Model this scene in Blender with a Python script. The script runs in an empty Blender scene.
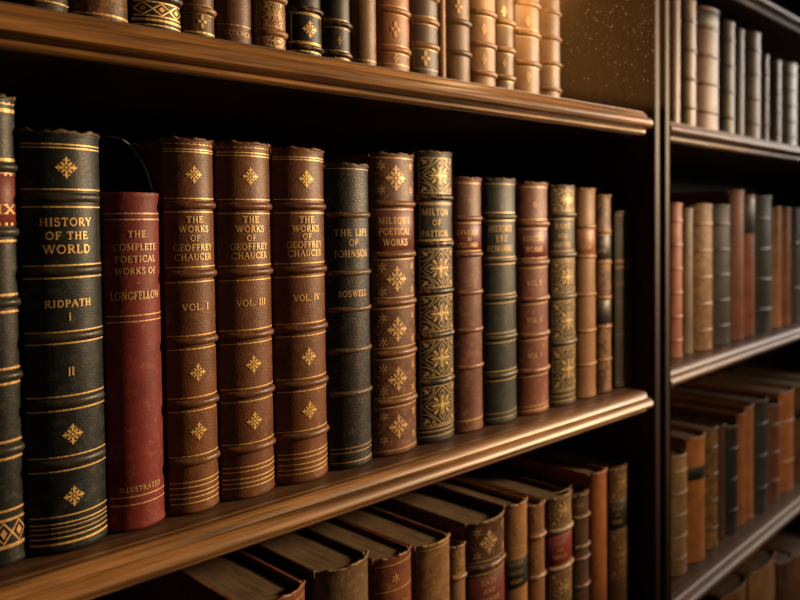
import bpy, math, random
import mathutils
from mathutils import Vector, Matrix

PI = math.pi
COL = bpy.context.scene.collection
SC = bpy.context.scene
EYE = 1.45            # camera height above the floor

# ------------------------------------------------------------------ survey
# camera pose (world axes expressed in camera axes) used both for the camera
# and for turning measured points of the photo into metres on known planes
FPX, CX, CY = 800.0, 400.0, 247.4976
RW = ((0.71883936, -0.02994957, 0.69453078),
      (-0.69507872, -0.01423204, 0.71879276),
      (-0.01164295, -0.99945008, -0.03104786))


def ray(px, py):
    d = (px - CX, py - CY, FPX)
    return Vector([sum(r[i] * d[i] for i in range(3)) for r in RW])


class Frame:
    """A bookcase's own axes: x along the shelf, y into the case, z up from eye height."""
    def __init__(self, ox, oy, ang):
        self.o = Vector((ox, oy, 0)); self.ang = ang
        self.R = Matrix.Rotation(ang, 3, 'Z'); self.Ri = self.R.inverted()

    def onY(self, px, py, y):
        d = self.Ri @ ray(px, py); o = self.Ri @ (-self.o)
        t = (y - o.y) / d.y
        return o + d * t

    def world(self, x, y, z):
        p = self.R @ Vector((x, y, 0)) + self.o
        return Vector((p.x, p.y, EYE + z))


LEFT = Frame(0, 0, 0)
POST_X, POST_Y = 0.9215, 0.4755      # far edge of the post between the two cases
RIGHT = Frame(0.0, 0.0, math.radians(3.0))
RIGHT.o = Vector((POST_X + POST_Y * math.sin(RIGHT.ang), POST_Y - POST_Y * math.cos(RIGHT.ang), 0))
YF = 0.504            # plane of the spine joints


# ------------------------------------------------------------------ materials
def new_mat(name):
    m = bpy.data.materials.new(name); m.use_nodes = True
    nt = m.node_tree
    b = nt.nodes['Principled BSDF']
    return m, nt, b


def N(nt, kind, **kw):
    n = nt.nodes.new(kind)
    for k, v in kw.items():
        if k in n.inputs: n.inputs[k].default_value = v
        else: setattr(n, k, v)
    return n


def ramp(nt, fac, stops):
    r = nt.nodes.new('ShaderNodeValToRGB')
    e = r.color_ramp.elements
    while len(e) < len(stops): e.new(0.5)
    for el, (p, c) in zip(e, stops):
        el.position = p; el.color = (*c, 1) if len(c) == 3 else c
    nt.links.new(fac, r.inputs[0])
    return r.outputs[0]


def mix(nt, fac, a, b):
    m = nt.nodes.new('ShaderNodeMix'); m.data_type = 'RGBA'
    if isinstance(fac, float): m.inputs[0].default_value = fac
    else: nt.links.new(fac, m.inputs[0])
    for s, v in ((6, a), (7, b)):
        if isinstance(v, tuple): m.inputs[s].default_value = (*v, 1)
        else: nt.links.new(v, m.inputs[s])
    return m.outputs[2]


def scl(c, k): return tuple(min(1, x * k) for x in c)


_leather = {}


def leather(col, second=None, mott=0.0, grain=0.25, rough=0.42, wear=None, wear_amt=0.0):
    """Leather or cloth: patchy colour, fine grain, optional mottling and rubbed patches."""
    key = (col, second, mott, grain, rough, wear, wear_amt)
    if key in _leather: return _leather[key]
    m, nt, b = new_mat('leather')
    tc = N(nt, 'ShaderNodeTexCoord')
    oi = N(nt, 'ShaderNodeObjectInfo')
    off = N(nt, 'ShaderNodeVectorMath', operation='MULTIPLY_ADD')
    nt.links.new(oi.outputs['Random'], off.inputs[0])
    off.inputs[1].default_value = (7.1, 3.3, 5.7)
    nt.links.new(tc.outputs['Object'], off.inputs[2])
    P = off.outputs[0]
    n1 = N(nt, 'ShaderNodeTexNoise', Scale=34.0, Detail=6.0, Roughness=0.65)
    nt.links.new(P, n1.inputs['Vector'])
    base = ramp(nt, n1.outputs[0], [(0.3, scl(col, 0.62)), (0.52, col), (0.75, scl(col, 1.3))])
    if second:
        v = N(nt, 'ShaderNodeTexNoise', Scale=105.0, Detail=3.0, Roughness=0.55, Distortion=1.2)
        nt.links.new(P, v.inputs['Vector'])
        f = ramp(nt, v.outputs[0], [(0.46, (0, 0, 0)), (0.56, (mott,) * 3)])
        base = mix(nt, f, base, second)
    if wear:
        w = N(nt, 'ShaderNodeTexNoise', Scale=150.0, Detail=5.0, Roughness=0.7)
        nt.links.new(P, w.inputs['Vector'])
        f = ramp(nt, w.outputs[0], [(0.56 - 0.14 * wear_amt, (0, 0, 0)), (0.74 - 0.1 * wear_amt, (0.9,) * 3)])
        base = mix(nt, f, base, wear)
    nt.links.new(base, b.inputs['Base Color'])
    g = N(nt, 'ShaderNodeTexVoronoi', Scale=900.0)
    nt.links.new(P, g.inputs['Vector'])
    g2 = N(nt, 'ShaderNodeTexNoise', Scale=520.0, Detail=5.0)
    nt.links.new(P, g2.inputs['Vector'])
    ad = N(nt, 'ShaderNodeMath', operation='ADD')
    nt.links.new(g.outputs['Distance'], ad.inputs[0]); nt.links.new(g2.outputs[0], ad.inputs[1])
    bp = N(nt, 'ShaderNodeBump', Strength=grain, Distance=0.00035)
    nt.links.new(ad.outputs[0], bp.inputs['Height'])
    nt.links.new(bp.outputs[0], b.inputs['Normal'])
    rr = N(nt, 'ShaderNodeMapRange'); rr.inputs[3].default_value = rough - 0.08; rr.inputs[4].default_value = rough + 0.16
    nt.links.new(g2.outputs[0], rr.inputs[0]); nt.links.new(rr.outputs[0], b.inputs['Roughness'])
    b.inputs['Specular IOR Level'].default_value = 0.24
    _leather[key] = m
    return m


_gold = {}


def gold(col=(0.54, 0.32, 0.10), worn=0.25):
    key = (col, worn)
    if key in _gold: return _gold[key]
    m, nt, b = new_mat('gilt')
    tc = N(nt, 'ShaderNodeTexCoord')
    n = N(nt, 'ShaderNodeTexNoise', Scale=420.0, Detail=4.0, Roughness=0.7)
    nt.links.new(tc.outputs['Object'], n.inputs['Vector'])
    c = ramp(nt, n.outputs[0], [(0.30, scl(col, 1 - worn * 2.2)), (0.50, col), (0.8, scl(col, 1.25))])
    nt.links.new(c, b.inputs['Base Color'])
    b.inputs['Metallic'].default_value = 0.2; b.inputs['Roughness'].default_value = 0.45
    _gold[key] = m
    return m


def wood(name, dark, light, axis, rough=0.34, scale=1.0, coat=0.25, spec=0.3):
    m, nt, b = new_mat(name)
    tc = N(nt, 'ShaderNodeTexCoord')
    mp = N(nt, 'ShaderNodeMapping')
    s = [105.0 * scale] * 3; s['xyz'.index(axis)] = 5.0 * scale
    mp.inputs['Scale'].default_value = s
    nt.links.new(tc.outputs['Object'], mp.inputs[0])
    n = N(nt, 'ShaderNodeTexNoise', Scale=1.0, Detail=8.0, Roughness=0.62, Distortion=0.5)
    nt.links.new(mp.outputs[0], n.inputs['Vector'])
    mp2 = N(nt, 'ShaderNodeMapping')
    s2 = [420.0] * 3; s2['xyz'.index(axis)] = 16.0
    mp2.inputs['Scale'].default_value = s2
    nt.links.new(tc.outputs['Object'], mp2.inputs[0])
    n2 = N(nt, 'ShaderNodeTexNoise', Scale=1.0, Detail=3.0)
    nt.links.new(mp2.outputs[0], n2.inputs['Vector'])
    c = ramp(nt, n.outputs[0], [(0.32, dark), (0.5, tuple((a + c) / 2 for a, c in zip(dark, light))), (0.68, light)])
    pores = ramp(nt, n2.outputs[0], [(0.36, (0.55,) * 3), (0.5, (1, 1, 1))])
    mm = nt.nodes.new('ShaderNodeMix'); mm.data_type = 'RGBA'; mm.blend_type = 'MULTIPLY'; mm.inputs[0].default_value = 1
    nt.links.new(c, mm.inputs[6]); nt.links.new(pores, mm.inputs[7])
    nt.links.new(mm.outputs[2], b.inputs['Base Color'])
    bp = N(nt, 'ShaderNodeBump', Strength=0.35, Distance=0.0006)
    nt.links.new(n2.outputs[0], bp.inputs['Height']); nt.links.new(bp.outputs[0], b.inputs['Normal'])
    b.inputs['Roughness'].default_value = rough; b.inputs['Specular IOR Level'].default_value = spec
    b.inputs['Coat Weight'].default_value = coat; b.inputs['Coat Roughness'].default_value = 0.3
    return m


def paper_mat(name, col):
    m, nt, b = new_mat(name)
    tc = N(nt, 'ShaderNodeTexCoord')
    mp = N(nt, 'ShaderNodeMapping'); mp.inputs['Scale'].default_value = (1500, 14, 8)
    nt.links.new(tc.outputs['Object'], mp.inputs[0])
    n = N(nt, 'ShaderNodeTexNoise', Scale=1.0, Detail=3.0, Roughness=0.6)
    nt.links.new(mp.outputs[0], n.inputs['Vector'])
    n2 = N(nt, 'ShaderNodeTexNoise', Scale=28.0, Detail=5.0)
    nt.links.new(tc.outputs['Object'], n2.inputs['Vector'])
    c = ramp(nt, n.outputs[0], [(0.40, scl(col, 0.25)), (0.58, col)])
    c2 = ramp(nt, n2.outputs[0], [(0.35, (0.55, 0.5, 0.42)), (0.65, (1, 1, 1))])
    mm = nt.nodes.new('ShaderNodeMix'); mm.data_type = 'RGBA'; mm.blend_type = 'MULTIPLY'; mm.inputs[0].default_value = 1
    nt.links.new(c, mm.inputs[6]); nt.links.new(c2, mm.inputs[7])
    nt.links.new(mm.outputs[2], b.inputs['Base Color'])
    bp = N(nt, 'ShaderNodeBump', Strength=0.5, Distance=0.0006)
    nt.links.new(n.outputs[0], bp.inputs['Height']); nt.links.new(bp.outputs[0], b.inputs['Normal'])
    b.inputs['Roughness'].default_value = 0.75
    return m


PAPER = paper_mat('aged_paper', (0.23, 0.145, 0.07))
W_BOARD = wood('board_wood', (0.04, 0.018, 0.008), (0.11, 0.05, 0.02), 'x', rough=0.5, coat=0.0)
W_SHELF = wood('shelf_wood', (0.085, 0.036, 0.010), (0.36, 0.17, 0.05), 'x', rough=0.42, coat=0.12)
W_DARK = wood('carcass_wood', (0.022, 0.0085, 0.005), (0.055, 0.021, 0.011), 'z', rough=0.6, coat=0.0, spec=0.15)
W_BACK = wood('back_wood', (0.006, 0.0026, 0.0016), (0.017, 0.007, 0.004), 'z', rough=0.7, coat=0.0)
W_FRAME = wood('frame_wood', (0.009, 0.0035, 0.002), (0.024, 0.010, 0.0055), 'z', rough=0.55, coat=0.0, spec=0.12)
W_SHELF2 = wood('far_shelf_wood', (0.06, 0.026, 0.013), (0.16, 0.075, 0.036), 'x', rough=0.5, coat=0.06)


# ------------------------------------------------------------------ mesh helpers
class MB:
    def __init__(self): self.v = []; self.f = []

    def add(self, verts, faces):
        o = len(self.v); self.v += [tuple(p) for p in verts]
        self.f += [tuple(i + o for i in f) for f in faces]

    def box(self, x0, x1, y0, y1, z0, z1):
        self.add([(x0, y0, z0), (x1, y0, z0), (x1, y1, z0), (x0, y1, z0),
                  (x0, y0, z1), (x1, y0, z1), (x1, y1, z1), (x0, y1, z1)],
                 [(3, 2, 1, 0), (4, 5, 6, 7), (0, 1, 5, 4), (1, 2, 6, 5), (2, 3, 7, 6), (3, 0, 4, 7)])

    def loft(self, rings, closed=True, caps=True):
        n = len(rings[0]); o = len(self.v)
        for r in rings: self.v += [tuple(p) for p in r]
        for a in range(len(rings) - 1):
            for i in range(n if closed else n - 1):
                j = (i + 1) % n
                self.f.append((o + a * n + i, o + a * n + j, o + (a + 1) * n + j, o + (a + 1) * n + i))
        if caps and closed:
            self.f.append(tuple(o + i for i in reversed(range(n))))
            self.f.append(tuple(o + (len(rings) - 1) * n + i for i in range(n)))

    def link(self, name, mat, parent=None, smooth=False, bevel=0.0, seg=2, angle=None):
        me = bpy.data.meshes.new(name); me.from_pydata(self.v, [], self.f); me.update()
        me.materials.append(mat)
        o = bpy.data.objects.new(name, me); COL.objects.link(o)
        if parent: o.parent = parent
        if smooth:
            me.polygons.foreach_set('use_smooth', [True] * len(me.polygons))
            if angle is not None:
                me.set_sharp_from_angle(angle=math.radians(angle))
        if bevel:
            md = o.modifiers.new('bevel', 'BEVEL'); md.width = bevel; md.segments = seg; md.limit_method = 'ANGLE'
        return o


def empty(name, loc, rz=0.0):
    o = bpy.data.objects.new(name, None); COL.objects.link(o)
    o.location = loc; o.rotation_euler = (0, 0, rz); o.empty_display_size = 0.05
    return o


def tag(o, label=None, cat=None, group=None, kind=None):
    if label: o['label'] = label
    if cat: o['category'] = cat
    if group: o['group'] = group
    if kind: o['kind'] = kind
    return o


# ------------------------------------------------------------------ lettering
def arc(cx, cy, rx, ry, a0, a1, n=8):
    return [(cx + rx * math.cos(math.radians(a0 + (a1 - a0) * i / n)),
             cy + ry * math.sin(math.radians(a0 + (a1 - a0) * i / n))) for i in range(n + 1)]


T, t_ = 0.17, 0.09      # thick and thin stroke widths (cap height = 1)


def S(*pts, w=T): return (list(pts), w)


def ser(x, y, l=0.13): return ([(x - l, y), (x + l, y)], 0.075)


G = {
 'A': (0.78, [S((0.08, 0.04), (0.38, 1), w=t_), S((0.38, 1), (0.7, 0.04)), S((0.2, 0.36), (0.56, 0.36), w=t_), ser(0.08, 0.04), ser(0.7, 0.04)]),
 'B': (0.66, [S((0.17, 0), (0.17, 1)), (arc(0.3, 0.76, 0.26, 0.22, 90, -90), 0.12), (arc(0.3, 0.28, 0.31, 0.26, 90, -90), 0.13), S((0.08, 0.97), (0.3, 0.97), w=t_), S((0.17, 0.54), (0.3, 0.54), w=t_), S((0.08, 0.03), (0.3, 0.03), w=t_)]),
 'C': (0.74, [(arc(0.42, 0.5, 0.34, 0.47, 45, 315, 12), 0.13), S((0.68, 0.98), (0.68, 0.68), w=t_), S((0.68, 0.26), (0.68, 0.06), w=t_)]),
 'D': (0.76, [S((0.17, 0), (0.17, 1)), (arc(0.3, 0.5, 0.38, 0.46, 90, -90, 10), 0.13), S((0.06, 0.97), (0.3, 0.97), w=t_), S((0.06, 0.03), (0.3, 0.03), w=t_)]),
 'E': (0.62, [S((0.17, 0), (0.17, 1)), S((0.06, 0.97), (0.56, 0.97), w=t_), S((0.17, 0.52), (0.46, 0.52), w=t_), S((0.06, 0.03), (0.58, 0.03), w=t_), S((0.55, 1), (0.55, 0.78), w=t_), S((0.57, 0), (0.57, 0.24), w=t_), S((0.45, 0.64), (0.45, 0.4), w=t_)]),
 'F': (0.58, [S((0.17, 0), (0.17, 1)), S((0.06, 0.97), (0.54, 0.97), w=t_), S((0.17, 0.5), (0.44, 0.5), w=t_), S((0.53, 1), (0.53, 0.76), w=t_), S((0.43, 0.62), (0.43, 0.38), w=t_), ser(0.17, 0.03, 0.14)]),
 'G': (0.78, [(arc(0.42, 0.5, 0.34, 0.47, 45, 330, 12), 0.13), S((0.68, 0.98), (0.68, 0.68), w=t_), S((0.69, 0.05), (0.69, 0.44), w=0.14), ser(0.68, 0.44)]),
 'H': (0.8, [S((0.17, 0), (0.17, 1)), S((0.63, 0), (0.63, 1)), S((0.17, 0.52), (0.63, 0.52), w=t_), ser(0.17, 0.03), ser(0.63, 0.03), ser(0.17, 0.97), ser(0.63, 0.97)]),
 'I': (0.36, [S((0.18, 0), (0.18, 1)), ser(0.18, 0.03, 0.14), ser(0.18, 0.97, 0.14)]),
 'J': (0.42, [S((0.24, 1), (0.24, 0.14)), (arc(0.13, 0.14, 0.11, 0.16, 0, -120, 5), 0.12), ser(0.24, 0.97, 0.14)]),
 'K': (0.76, [S((0.17, 0), (0.17, 1)), S((0.2, 0.42), (0.62, 0.97), w=t_), S((0.32, 0.56), (0.66, 0.03)), ser(0.17, 0.03), ser(0.66, 0.03), ser(0.17, 0.97), ser(0.6, 0.97)]),
 'L': (0.6, [S((0.17, 0), (0.17, 1)), S((0.06, 0.03), (0.56, 0.03), w=t_), S((0.55, 0), (0.55, 0.27), w=t_), ser(0.17, 0.97, 0.14)]),
 'M': (0.94, [S((0.14, 0), (0.16, 1), w=t_), S((0.16, 1), (0.46, 0.08)), S((0.46, 0.08), (0.76, 1), w=t_), S((0.78, 0), (0.78, 1)), ser(0.14, 0.03), ser(0.78, 0.03), ser(0.12, 0.97, 0.1), ser(0.82, 0.97, 0.1)]),
 'N': (0.8, [S((0.16, 0), (0.16, 1), w=t_), S((0.16, 1), (0.64, 0.03)), S((0.64, 0), (0.64, 1), w=t_), ser(0.16, 0.03), ser(0.64, 0.97), ser(0.12, 0.97, 0.1)]),
 'O': (0.82, [(arc(0.41, 0.5, 0.33, 0.46, 0, 360, 16), 0.13)]),
 'P': (0.62, [S((0.17, 0), (0.17, 1)), (arc(0.3, 0.72, 0.27, 0.25, 90, -90), 0.12), S((0.06, 0.97), (0.3, 0.97), w=t_), S((0.17, 0.47), (0.3, 0.47), w=t_), ser(0.17, 0.03, 0.14)]),
 'R': (0.74, [S((0.17, 0), (0.17, 1)), (arc(0.3, 0.74, 0.26, 0.23, 90, -90), 0.12), S((0.06, 0.97), (0.3, 0.97), w=t_), S((0.17, 0.5), (0.3, 0.5), w=t_), S((0.34, 0.5), (0.66, 0.03), w=0.14), ser(0.17, 0.03), ser(0.66, 0.03, 0.1)]),
 'S': (0.58, [(arc(0.29, 0.74, 0.2, 0.22, 50, 270, 8) + arc(0.29, 0.27, 0.22, 0.24, 90, -130, 8), 0.13), S((0.45, 1), (0.45, 0.74), w=t_), S((0.1, 0), (0.1, 0.28), w=t_)]),
 'T': (0.7, [S((0.35, 0), (0.35, 1)), S((0.06, 0.97), (0.64, 0.97), w=t_), S((0.07, 1), (0.07, 0.76), w=t_), S((0.63, 1), (0.63, 0.76), w=t_), ser(0.35, 0.03, 0.15)]),
 'U': (0.78, [S((0.16, 1), (0.16, 0.34)), (arc(0.39, 0.34, 0.23, 0.31, 180, 360, 8), 0.11), S((0.62, 1), (0.62, 0.34), w=t_), ser(0.16, 0.97), ser(0.62, 0.97)]),
 'V': (0.76, [S((0.1, 0.97), (0.4, 0.02)), S((0.4, 0.02), (0.68, 0.97), w=t_), ser(0.1, 0.97), ser(0.68, 0.97)]),
 'W': (1.06, [S((0.1, 0.97), (0.34, 0.02)), S((0.34, 0.02), (0.54, 0.97), w=t_), S((0.54, 0.97), (0.76, 0.02)), S((0.76, 0.02), (0.98, 0.97), w=t_), ser(0.1, 0.97), ser(0.54, 0.97), ser(0.98, 0.97, 0.1)]),
 'X': (0.74, [S((0.1, 0.97), (0.64, 0.03)), S((0.64, 0.97), (0.1, 0.03), w=t_), ser(0.1, 0.03), ser(0.64, 0.03), ser(0.1, 0.97), ser(0.64, 0.97)]),
 'Y': (0.74, [S((0.1, 0.97), (0.37, 0.46)), S((0.64, 0.97), (0.37, 0.46), w=t_), S((0.37, 0.46), (0.37, 0)), ser(0.37, 0.03), ser(0.1, 0.97), ser(0.64, 0.97)]),
 '.': (0.3, [S((0.08, 0.07), (0.22, 0.07), w=0.14)]),
 "'": (0.24, [S((0.12, 1), (0.1, 0.74), w=0.12)]),
 '-': (0.5, [S((0.06, 0.42), (0.44, 0.42), w=0.1)]),
 ' ': (0.36, []),
}


class Surface:
    """The convex spine of a book: half width a, rise h, local coordinates with the joints at y = 0."""
    def __init__(self, a, h):
        self.a, self.h = a, h
        self.R = (a * a + h * h) / (2 * h)
        self.tm = math.asin(min(1, a / self.R))
        self.yc = self.R - h

    def pt(self, u, z, off=0.0):
        th = u / self.R
        r = self.R + off
        return (r * math.sin(th), self.yc - r * math.cos(th), z)

    def th(self, th, z, off=0.0):
        r = self.R + off
        return (r * math.sin(th), self.yc - r * math.cos(th), z)


def strip(mb, sf, pts, w, off):
    """A flat ribbon of width w along 2-D points (u, z), laid on the spine."""
    P = [Vector(p) for p in pts]
    Q = [P[0]]
    for a, b in zip(P, P[1:]):
        n = max(1, int((b - a).length / 0.004))
        for i in range(1, n + 1): Q.append(a.lerp(b, i / n))
    L = []
    for i, p in enumerate(Q):
        d = (Q[min(i + 1, len(Q) - 1)] - Q[max(i - 1, 0)])
        if d.length < 1e-9: d = Vector((1, 0))
        d.normalize(); nrm = Vector((-d.y, d.x)); ww = w(i / (len(Q) - 1)) if callable(w) else w
        L.append((p + nrm * ww / 2, p - nrm * ww / 2))
    v = []
    for a, b in L: v += [sf.pt(a.x, a.y, off), sf.pt(b.x, b.y, off)]
    f = [(2 * i, 2 * i + 1, 2 * i + 3, 2 * i + 2) for i in range(len(L) - 1)]
    mb.add(v, f)


def write(mb, sf, text, u, z, cap, width=None, off=0.00035):
    adv = sum(G[c][0] + 0.08 for c in text) - 0.08
    kx = (width / adv) if width else cap
    x = u - adv * kx / 2
    for c in text:
        gw, strokes = G[c]
        for pts, w in strokes:
            strip(mb, sf, [(x + px * kx, z + (py - 0.5) * cap) for px, py in pts], w * (cap * 0.55 + kx * 0.45), off)
        x += (gw + 0.08) * kx


def diamond(mb, sf, u, z, du, dz, off, rot=0.0):
    c, s = math.cos(rot), math.sin(rot)
    P = [(du, 0), (0, dz), (-du, 0), (0, -dz)]
    mb.add([sf.pt(u + x * c - y * s, z + x * s + y * c, off) for x, y in P], [(0, 1, 2, 3)])


def petal(mb, sf, u, z, L, W, ang, off, r0=0.12):
    """a leaf-shaped tool mark pointing outward at ang from (u, z)"""
    c, s = math.cos(ang), math.sin(ang)
    prof = [(r0, 0.0), (0.35, 0.5), (0.55, 0.42), (0.68, 0.62), (0.85, 0.42), (1.0, 0.0)]
    top = [(p * L, q * W) for p, q in prof]; bot = [(p * L, -q * W) for p, q in reversed(prof[1:-1])]
    P = top + bot
    mb.add([sf.pt(u + x * c - y * s, z + x * s + y * c, off) for x, y in P], [tuple(range(len(P)))])


def fleuron(mb, sf, u, z, r, off=0.00035):
    for k in range(4):
        petal(mb, sf, u, z, r, r * 0.25, k * PI / 2, off, 0.2)
        petal(mb, sf, u, z, r * 0.7, r * 0.2, k * PI / 2 + PI / 4, off + 0.00004, 0.26)
        a = k * PI / 2 + PI / 4
        for d in (-0.42, 0.42):
            diamond(mb, sf, u + r * 0.7 * math.cos(a + d), z + r * 0.7 * math.sin(a + d), r * 0.085, r * 0.085, off)
    diamond(mb, sf, u, z, r * 0.16, r * 0.16, off + 0.0001)


def star(mb, sf, u, z, r, off=0.00035, n=6):
    for k in range(n):
        a = k * 2 * PI / n + PI / 2
        strip(mb, sf, [(u + r * .2 * math.cos(a), z + r * .2 * math.sin(a)), (u + r * math.cos(a), z + r * math.sin(a))], r * 0.26, off)


def frame_lines(mb, sf, u0, u1, z0, z1, w, off=0.00035):
    for p in (((u0, z0), (u1, z0)), ((u1, z0), (u1, z1)), ((u1, z1), (u0, z1)), ((u0, z1), (u0, z0))):
        strip(mb, sf, p, w, off)


def damask(mb, sf, u0, u1, z0, z1, rich=True, off=0.00035):
    """all-over panel: frame, corner scrolls, lozenge and a four-leaf cross"""
    w = 0.0006
    frame_lines(mb, sf, u0, u1, z0, z1, w)
    uc, zc = (u0 + u1) / 2, (z0 + z1) / 2; a, b = (u1 - u0) / 2, (z1 - z0) / 2
    for sx in (-1, 1):
        for sz in (-1, 1):
            strip(mb, sf, [(uc + sx * a * (1 - 0.62 * math.cos(q)), zc + sz * b * (1 - 0.62 * math.sin(q))) for q in [i * PI / 14 for i in range(8)]], 0.0007, off)
            strip(mb, sf, [(uc + sx * a * (1 - 0.40 * math.cos(q)), zc + sz * b * (1 - 0.40 * math.sin(q))) for q in [i * PI / 14 for i in range(8)]], 0.0005, off)
            petal(mb, sf, uc + sx * a * 0.97, zc + sz * b * 0.97, min(a, b) * 0.5, min(a, b) * 0.16, math.atan2(-sz * b, -sx * a), off)
            if rich:
                petal(mb, sf, uc + sx * a * 0.18, zc + sz * b * 0.18, min(a, b) * 0.42, min(a, b) * 0.14, math.atan2(sz * b, sx * a), off)
                diamond(mb, sf, uc + sx * a * 0.5, zc + sz * b * 0.86, 0.001, 0.001, off)
    strip(mb, sf, [(uc - a, zc), (uc, zc + b), (uc + a, zc), (uc, zc - b), (uc - a, zc)], 0.0006, off)
    for k in range(4):
        L = (a if k % 2 == 0 else b) * 0.8
        an = k * PI / 2; c_, s_ = math.cos(an), math.sin(an); Wd = min(a, b) * 0.30
        for sg in (-1, 1):
            pp = [(0.1 * L, 0), (0.3 * L, sg * Wd * .55), (0.5 * L, sg * Wd * .4), (0.62 * L, sg * Wd * .75), (0.8 * L, sg * Wd * .45), (L, 0)]
            strip(mb, sf, [(uc + x * c_ - y * s_, zc + x * s_ + y * c_) for x, y in pp], 0.0007, off + 0.00005)
        petal(mb, sf, uc, zc, L * 0.72, Wd * 0.35, an, off + 0.00005)
    diamond(mb, sf, uc, zc, a * 0.16, a * 0.16, off + 0.0001)


# ------------------------------------------------------------------ the book
GOLD = gold()
GOLD_DIM = gold((0.40, 0.225, 0.07), 0.35)
GOLD_BR = gold((0.72, 0.44, 0.13), 0.18)
GOLD_RED = gold((0.60, 0.36, 0.14), 0.25)
rng = random.Random(7)
BOOK_GAP = 0.0012


def book(fr, x0, x1, zb, zt, label, group, col, second=None, mott=0.0, grain=0.3, rough=0.42, wear=None, wear_amt=0.0,
         depth=0.165, y=YF, rise=None, u_text=None, bands=(), band_col=None, band_r=0.0026, bw=0.003, rules=(), rule_w=0.0008,
         labels=(), lines=(), orn=(), g=None, jag=0.0007, cap_wear=True, board=0.0028, detail=2, pages=None, tilt=0.0):
    """x0..x1 and zb..zt in the frame's metres; bands, rules, labels, lines and ornaments in z from eye height."""
    g = g or GOLD
    if fr is LEFT: x1 = min(x1, 0.882)
    else: x0 = max(x0, 0.0066)
    W = x1 - x0 - BOOK_GAP; H = zt - zb
    a = W / 2; h = rise if rise is not None else min((0.225 if x0 < 0.45 or fr is RIGHT else 0.165) * W, 0.0112)
    sf = Surface(a, h)
    if u_text is None: u_text = -0.012 * W - (0.0016 if x0 > 0.38 else 0) - max(0, x0 - 0.38) * 0.018
    xc = (x0 + x1) / 2
    root = empty('book', fr.world(xc, y, zb), fr.ang)
    if tilt: root.rotation_euler = (0, tilt, fr.ang)
    tag(root, label, 'book', group)
    lm = leather(col, second, mott, grain, rough, wear, wear_amt)
    r = random.Random(int(1e5 * (x0 + 3 * zt)) & 0xffff)
    nth = 28 if detail > 1 else 12
    # spine shell with rolled head and tail
    zs = [0.0, 0.0004, 0.0012, 0.003, 0.006] + [0.006 + (H - 0.012) * i / 10 for i in range(1, 11)] + [H - 0.003, H - 0.0012, H - 0.0003, H, H - 0.0006, H - 0.003]
    of = [-0.0008, 0.0003, 0.0006, 0.0004, 0.0] + [0.0] * 10 + [0.0004, 0.0007, 0.0004, -0.0006, -0.0018, -0.0022]
    mb = MB(); grid = []
    ph = [r.uniform(0, 6.28) for _ in range(4)]
    js = [0.55 * math.sin(0.55 * i + ph[0]) + 0.35 * math.sin(1.3 * i + ph[1]) + 0.25 * r.uniform(-1, 1) for i in range(nth + 1)]
    for k, (z, o_) in enumerate(zip(zs, of)):
        row = []
        for i in range(nth + 1):
            th = -sf.tm + 2 * sf.tm * i / nth
            dz = 0.6 * js[i] * jag if k >= len(zs) - 5 else 0.0
            row.append(sf.th(th, z + dz, o_))
        grid.append(row)
    inner = [[sf.th(-sf.tm + 2 * sf.tm * i / nth, z, -0.0024) for i in range(nth + 1)] for z in (0.0, H - 0.004)]
    mb.loft(grid, closed=False, caps=False)
    mb.loft([inner[1], inner[0], grid[0]], closed=False, caps=False)
    mb.loft([grid[-1], inner[1]], closed=False, caps=False)
    spine = mb.link('spine', lm, root, smooth=True, angle=50)
    # boards
    for s in (-1, 1):
        mb = MB()
        xa, xb = sorted((s * a, s * (a - board)))
        y0 = 0.0022
        mb.box(xa, xb, y0, depth, 0.0, H - 0.0008 + (r.uniform(-.0004, .0004)))
        mb.link('cover_board', lm, root, bevel=0.0009, seg=2)
    # pages
    mb = MB()
    n = 8; A = a - board - 0.0002
    pz0, pz1 = 0.0028, H - 0.0045 + r.uniform(-0.0008, 0.0008)
    front = [(A * (-1 + 2 * i / n), sf.yc - math.sqrt(max(0, (sf.R - 0.0030) ** 2 - (A * (-1 + 2 * i / n)) ** 2)) + 0.0008) for i in range(n + 1)]
    back = [(A * (1 - 2 * i / n), depth - 0.004 - 0.5 * h * (1 - (1 - 2 * i / n) ** 2)) for i in range(n + 1)]
    ring = front + back
    mb.loft([[(x, yy, pz0) for x, yy in ring], [(x, yy, pz1) for x, yy in ring]])
    mb.link('page_block', pages or PAPER, root)
    # raised bands
    bm_ = leather(band_col or col, None, 0, grain, rough - 0.06, ((0.42, 0.22, 0.09) if band_col is None else scl(band_col, 1.7)) if detail > 1 else None, 0.55)
    for bz in bands:
        z = bz - zb
        mb = MB(); rings = []
        for i in range(nth + 1):
            th = -sf.tm + 2 * sf.tm * i / nth
            e = min(1.0, 0.1 + 1.5 * (1 - (abs(th) / sf.tm) ** 6))
            ring = []
            for q in range(9):
                an = PI * q / 8
                ring.append(sf.th(th, z + bw * math.cos(an), -0.0006 + (band_r + 0.0006) * e * math.sin(an)))
            rings.append(ring)
        mb.loft(rings)
        mb.link('raised_band', bm_, spine, smooth=True, angle=60)
    if cap_wear:
        mb = MB(); rings = []
        for i in range(nth + 1):
            th = -sf.tm + 2 * sf.tm * i / nth
            rr_ = 0.0013 * (1 + 0.35 * js[i])
            rings.append([sf.th(th, H - 0.0011 + 0.6 * js[i] * jag + rr_ * math.sin(a_), -0.0002 + rr_ * math.cos(a_)) for a_ in [2 * PI * q / 8 for q in range(8)]])
        mb.loft(rings)
        mb.link('headcap', leather(scl(col, 1.0) if max(col) > 0.05 else (0.05, 0.038, 0.022), None, 0, grain, rough, (0.30, 0.16, 0.07), 0.6), spine, smooth=True)
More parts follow.
